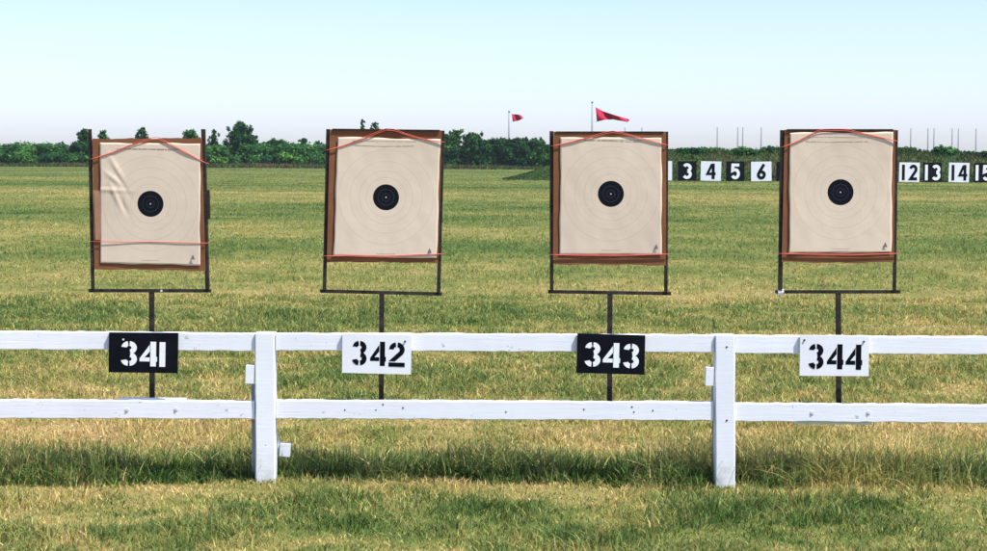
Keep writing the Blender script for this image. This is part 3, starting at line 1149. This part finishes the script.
ICO_V, ICO_F = ico(2)


def leaf_cloud(name, ells, per_m2, size, tone0, mat, parent=None, dark=0.7, core=True, gaps=0.0, tspread=0.16):
    """foliage: leaf-sized faces scattered through ellipsoids (cx,cy,cz,rx,ry,rz) over knobbly inner cores"""
    Vs, Ls, Ss, Ts, Bs = [], [], [], [], []
    nv = nl = 0
    for e in ells:
        c, r = np.array(e[:3]), np.array(e[3:6])
        et = tone0 + rng.normal(0, 0.15)
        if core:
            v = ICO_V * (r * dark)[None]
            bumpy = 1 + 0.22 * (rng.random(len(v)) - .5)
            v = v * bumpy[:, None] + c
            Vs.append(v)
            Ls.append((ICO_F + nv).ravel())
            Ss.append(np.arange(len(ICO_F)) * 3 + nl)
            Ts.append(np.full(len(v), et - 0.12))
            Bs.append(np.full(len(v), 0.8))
            nv += len(v)
            nl += ICO_F.size
        area = 4 * math.pi * ((r[0]*r[1])**1.6/3 + (r[0]*r[2])**1.6/3 + (r[1]*r[2])**1.6/3) ** (1/1.6)
        n = max(12, int(area * per_m2))
        d = rng.normal(size=(n, 3))
        d /= np.linalg.norm(d, axis=1)[:, None]
        if gaps:
            g = vnoise(d[:, 0] * 2.2 + c[0], d[:, 2] * 2.2 + d[:, 1] * 2 + c[2], 91)
            d = d[g > gaps]
            n = len(d)
        rad = rng.uniform(0.72, 1.10, n) + 0.08 * rng.normal(size=n)
        p = c + d * r * rad[:, None]
        s = rng.uniform(size[0], size[1], n)
        # leaf plane: roughly facing outwards with a wide scatter
        nn = d + rng.normal(0, 0.55, (n, 3)) + np.array([0, 0, .25])
        nn /= np.linalg.norm(nn, axis=1)[:, None]
        a = np.cross(nn, rng.normal(size=(n, 3)))
        a /= np.linalg.norm(a, axis=1)[:, None]
        b = np.cross(nn, a)
        q = np.stack([p - a * s[:, None], p - b * (s * .55)[:, None], p + a * s[:, None], p + b * (s * .55)[:, None]], 1)
        Vs.append(q.reshape(-1, 3))
        Ls.append(np.arange(n * 4) + nv)
        Ss.append(np.arange(n) * 4 + nl)
        Ts.append(np.repeat(np.clip(et + rng.normal(0, tspread, n), 0, 1), 4))
        Bs.append(np.repeat(rng.uniform(.7, 1.3, n), 4))
        nv += n * 4
        nl += n * 4
    return array_mesh(name, np.concatenate(Vs), np.concatenate(Ls), np.concatenate(Ss), [mat],
                      {'tone': np.concatenate(Ts), 'val': np.concatenate(Bs)}, parent)


HY = 352.0
HS = HY / FPX


def build_hedge():
    # crest of the hedge by photo column
    prof = [(-60, 143), (0, 142.5), (40, 143.5), (70, 144), (95, 140), (140, 142), (175, 141), (215, 144), (250, 143.5), (285, 143), (320, 144), (360, 143), (400, 142), (440, 144), (470, 147), (520, 148), (560, 149)]
    pu, pv = [a for a, _ in prof], [b for _, b in prof]
    ells = []
    x = -110.0
    while x < 12:
        u = 493.5 + x / HS
        top = at(u, float(np.interp(u, pu, pv)), HY).z + random.uniform(-.45, .30)
        r = random.uniform(1.1, 2.0)
        y = HY + random.uniform(-1.5, 1.5)
        ells.append((x, y, top - r * .8, r * 1.25, r, r * .8))
        ells.append((x + random.uniform(-1, 1), y - random.uniform(1.2, 2.6), random.uniform(.8, 1.9), r * 1.2, r, random.uniform(.9, 1.35)))
        ells.append((x + random.uniform(-1, 1), y + .5, random.uniform(1.6, 2.6), r * 1.2, r, random.uniform(1.0, 1.4)))
        x += random.uniform(.9, 1.5)
    o = leaf_cloud('hedge', ells, 9, (0.16, 0.40), 0.42, M_LEAF, dark=0.80)
    tag(o, 'long dense green hedge closing the far edge of the field', 'hedge', kind='stuff')
    # tall brown weeds at its foot
    n = 26000
    x = rnd(-112, 14, n)
    y = rnd(HY - 9, HY - 3, n)
    patch = fbm(x * .12, y * .3, 101)
    h = rnd(.35, 1.05, n) * np.clip(1 + patch, .6, 1.5)
    make_blades('hedge_weeds', np.stack([x, y, 0 * x - .02], -1), h, rnd(.10, .22, n), rnd(0, 6.28, n), np.abs(rng.normal(.4, .3, n)), rnd(0, 6.28, n), 2,
                np.clip(.62 + .8 * patch + rng.normal(0, .15, n), 0, 1), rnd(.7, 1.25, n), M_WEED, 'olive brown tall weeds along the foot of the hedge', 'weeds')


def build_tree(u, v_top, wpx, label, cat='tree', name='bushy_tree', low=None, shape='round', tone=0.30, group='trees rising from the hedge', gaps=0.30, dY=2.0, clumps=None):
    Y = HY + dY
    s = Y / FPX
    base = at(u, 150, Y)
    top = at(u, v_top, Y)
    hgt = top.z
    root = empty(name, (base.x, Y, 0), label, cat, group)
    w = wpx * s / 2
    low = low if low is not None else max(0.6, hgt - w * 2.6)
    ells = []
    K = clumps or int(max(9, 3.2 * (hgt - low) * max(w, 1.0)))
    for k in range(K):
        t = (k + .5) / K
        if shape == 'round':
            prof = math.sqrt(max(0.05, 1 - max(0, (t - .45) / .62) ** 2)) * (0.8 + .2 * min(1, t / .3)) * (1.12 if cat == 'bush' else 1)
        else:
            prof = (1 - t) ** .75 + .15
        a = k * 2.399 + random.uniform(-.5, .5)
        r = w * random.uniform(.26, .42) * (0.5 + .5 * prof)
        rr = max(0, w * prof - r * .75) * random.uniform(.35, 1.0)
        ells.append((math.cos(a) * rr, math.sin(a) * rr * .8, low + (hgt - low - r * .55) * t + random.uniform(-.15, .1) * r, r * 1.15, r, r * random.uniform(.65, .95)))
    if cat == 'bush':      # loose shoots along the top of a bush
        for k in range(9):
            r = w * random.uniform(.07, .16)
            ells.append((random.uniform(-.95, .95) * w, random.uniform(-.4, .4) * w, hgt - random.uniform(.12, .42) * w, r, r, r * random.uniform(1.0, 2.0)))
    # ragged leader shoots
    for k in range(4):
        r = w * .16
        ells.append((random.uniform(-1, 1) * w * (.12 if shape == 'cone' else .38), 0, hgt - random.uniform(.15, 1.1) * r - abs(random.uniform(0, .25)) * w, r * .8, r * .8, r * 1.5))
    for k in range(int(6 + 3 * w)):
        a, t = random.uniform(0, 6.283), random.uniform(.35, 1.0)
        r = w * random.uniform(.10, .20)
        rr = w * math.sqrt(max(.02, 1 - max(0, (t - .40) / .66) ** 2)) * random.uniform(.65, .95)
        ells.append((math.cos(a) * rr, math.sin(a) * rr, low + (hgt - low) * t - r, r, r, r * random.uniform(.9, 1.7)))
    crown = leaf_cloud('crown', ells, 17, (0.12, 0.30), tone, M_LEAF, root, dark=0.60, gaps=gaps * .6)
    mb = MB()
    rad = max(.07, hgt * .016)
    lean = random.uniform(-.3, .3)
    mb.tube([(base.x, Y, -.05), (base.x + lean * .3, Y, hgt * .3), (base.x + lean, Y + .1, hgt * .62), (base.x + lean * .8, Y, hgt * .9)], [rad * 1.25, rad, rad * .7, rad * .25], 8)
    for k in range(5):
        e = random.choice(ells[:K])
        z0 = hgt * random.uniform(.25, .6)
        mb.tube([(base.x + lean * z0 / hgt, Y, z0), (base.x + e[0] * .6, Y + e[1] * .6, (z0 + e[2]) / 2 + .1), (base.x + e[0], Y + e[1], e[2])], [rad * .55, rad * .35, rad * .15], 6)
    mb.build('trunk', M_BARK, root)
    return root


def build_trees():
    build_tree(84, 129.5, 20, 'round leafy tree poking above the hedge behind the upper left corner of target 341')
    build_tree(103, 130.5, 15, 'small leafy tree just right of the left upright of target stand 341', tone=.34)
    build_tree(142, 127.3, 15, 'little dark tree peeping over the top of target 341', low=3.6, tone=.22)
    build_tree(190, 129.2, 22, 'pale green loose tree above the hedge at the upper right corner of target 341', tone=.46, gaps=.42)
    build_tree(214, 129.5, 15, 'thin pointed dark tree just right of target 341', shape='cone', tone=.22)
    build_tree(240, 121.5, 36, 'tallest dark tree above the hedge, between targets 341 and 342', low=2.6, shape='cone', tone=.20, gaps=.3, clumps=30)
    build_tree(253, 134.5, 16, 'low dark shoulder tree hugging the right side of the tallest tree', tone=.20)
    build_tree(276, 139.6, 30, 'low flat-topped dark tree in the hedge between targets 341 and 342', low=2.5, tone=.22)
    build_tree(303, 138.2, 14, 'small dark round tree in the hedge left of target 342', tone=.24)
    build_tree(318, 141.0, 13, 'very low bushy tree in the hedge beside the left upright of target stand 342', tone=.30)
    build_tree(362, 119.8, 12, 'wispy thin tree top showing over target 342, the left one of two', shape='cone', tone=.36, gaps=.35, low=4.2)
    build_tree(375, 122.5, 13, 'wispy thin tree top showing over target 342, the right one of two', tone=.36, gaps=.35, low=4.2)
    g = 'bushes of the thicket between targets 342 and 343'
    T = dict(cat='bush', name='thicket_bush', group=g, dY=-2.5)
    build_tree(447, 133.8, 27, 'teal green bush at the left end of the thicket beside target 342', tone=.32, low=.8, **T)
    build_tree(456, 129.8, 15, 'tall feathery bush, the highest of the thicket right of target 342', tone=.34, low=1.2, gaps=.45, **T)
    build_tree(473, 132.6, 24, 'second highest bush of the thicket with a notched loose top', tone=.26, low=.8, gaps=.38, **T)
    build_tree(486, 139.2, 28, 'low dark bush in the dip left of the small flag pole', tone=.18, low=.7, **T)
    build_tree(502, 138.0, 28, 'broad dark bush at the foot of the small flag pole', tone=.15, low=.7, **T)
    build_tree(519, 137.6, 24, 'dark bush just right of the small flag pole', tone=.16, low=.7, **T)
    build_tree(536, 138.6, 25, 'dark rounded bush near the right end of the thicket', tone=.18, low=.7, **T)
    build_tree(550, 145.0, 26, 'lower greener bush at the right end of the thicket beside target 343', tone=.40, low=.6, **T)


def build_poles():
    data = [(625, 127.5, 'thin grey pole peeping over the top of target 343, the left one of two'),
            (642, 127.5, 'thin grey pole peeping over the top of target 343, the right one of two'),
            (717.5, 127.2, 'thin grey pole standing alone behind the bank above boards 4 and 5'),
            (738, 127.0, 'thin grey pole rising behind the bank above board 5, left of a close pair'),
            (743, 127.0, 'thin grey pole rising behind the bank right of board 5, right of a close pair'),
            (761.5, 127.2, 'thin grey pole rising behind the bank straight above white board 6'),
            (911, 128.2, 'thin grey pole rising behind the bank straight above white board 12'),
            (928.2, 128.2, 'thin grey pole behind the bank above the digit 1 of board 13'),
            (934.3, 128.2, 'thin grey pole behind the bank above the digit 3 of board 13'),
            (952.4, 128.4, 'thin grey pole behind the bank above the digit 1 of board 14'),
            (958.6, 128.4, 'thin grey pole behind the bank above the digit 4 of board 14'),
            (976.2, 128.6, 'thin grey pole behind the bank between boards 14 and 15')]
    Y = 179.0
    for u, v, lab in data:
        p = at(u, v, Y)
        mb = MB()
        mb.tube([(p.x + random.uniform(-.02, .02), Y, -.05), (p.x, Y, p.z)], 0.06, 8)
        o = mb.build('range_pole', M_POLE, origin=(p.x, Y, 0), smooth=True)
        tag(o, lab, 'pole', 'thin poles behind the bank')


def build_flags():
    def flag(u, vt, Y, pr, outline_top, outline_bot, label, amp):
        p = at(u, vt, Y)
        root = empty('range_flag', (p.x, Y, 0), label, 'flag', 'red range flags')
        mb = MB()
        b = at(u - .6, 200, Y)
        mb.tube([(b.x, Y, -.1), (p.x, Y, p.z)], [pr * 1.2, pr], 10)
        rings = []
        for k in range(5):
            a = math.pi * k / 4
            rr = pr * 1.5 * max(.05, math.sin(a))
            rings.append([(p.x + rr * math.cos(i * math.pi / 4), Y + rr * math.sin(i * math.pi / 4), p.z + pr * 1.5 * (1 - math.cos(a))) for i in range(8)])
        mb.loft(rings)
        mb.build('pole', M_FLAGPOLE, root, smooth=True)
        # cloth: rows between the upper and lower outline, folded in the wind
        N, K = 26, 10
        V, F = [], []
        for i in range(N + 1):
            s = i / N
            ut = np.interp(s, [q[0] for q in outline_top], [q[1] for q in outline_top])
            vt_ = np.interp(s, [q[0] for q in outline_top], [q[2] for q in outline_top])
            vb_ = np.interp(s, [q[0] for q in outline_bot], [q[1] for q in outline_bot])
            for j in range(K + 1):
                t = j / K
                q = at(float(ut + (t * 1.2 * (1 - s))), float(vt_ + (vb_ - vt_) * t), Y)
                fold = amp * (math.sin(9 * s - 3.2 * t) * (.3 + s) + .5 * math.sin(17 * s + 4 * t) * s)
                V.append((q.x, Y + fold, q.z))
        for i in range(N):
            for j in range(K):
                b_ = i * (K + 1) + j
                F.append((b_, b_ + 1, b_ + K + 2, b_ + K + 1))
        mb = MB()
        mb.v, mb.f = V, F
        f = mb.build('flag_cloth', M_FLAG, root, smooth=True)
        so_ = f.modifiers.new('thickness', 'SOLIDIFY')
        so_.thickness = 0.006
        top, bot = Vector(V[0]), Vector(V[K])
        for q in (top, bot):
            lb = MB()
            lb.tube([(p.x, Y, q.z + .05), q], 0.012, 5)
            lb.build('lanyard', M_FLAGPOLE, root)
    flag(592.3, 103.3, 200, 0.085, [(0, 595.6, 107.0), (.25, 604, 111.5), (.5, 613, 114.6), (.8, 623, 117.2), (.95, 628, 118.6), (1, 629.3, 119.8)],
         [(0, 121.6), (.25, 119.6), (.5, 119.3), (.8, 121.2), (.92, 122.2), (1, 120.4)], 'large red triangular pennant flying from the tall pole behind target 343', .42)
    flag(509.2, 112.6, 362, 0.15, [(0, 511.6, 113.9), (.5, 518, 114.4), (.8, 521, 115.0), (1, 523.2, 117.6)], [(0, 121.5), (.4, 120.8), (.75, 119.4), (1, 118.4)],
         'small red flag on the thin pole above the thicket', .30)


build_ground()
build_short_grass()
build_rough_grass()
build_fence()
build_signs()
build_targets()
build_boards()
build_bank()
build_hedge()
build_trees()
build_poles()
build_flags()


def build_haze():
    mb = MB()
    mb.box((0, 160, 9), (420, 430, 20.4))
    me = mb.build('haze', bpy.data.materials.new('air'), None)
    mt = me.data.materials[0]
    mt.use_nodes = True
    t = mt.node_tree
    t.nodes.clear()
    out = t.nodes.new('ShaderNodeOutputMaterial')
    pv = t.nodes.new('ShaderNodeVolumePrincipled')
    pv.inputs['Color'].default_value = (0.80, 0.90, 0.97, 1)
    pv.inputs['Density'].default_value = 0.00010
    pv.inputs['Anisotropy'].default_value = 0.2
    t.links.new(pv.outputs[0], out.inputs['Volume'])
    tag(me, kind='stuff')


build_haze()
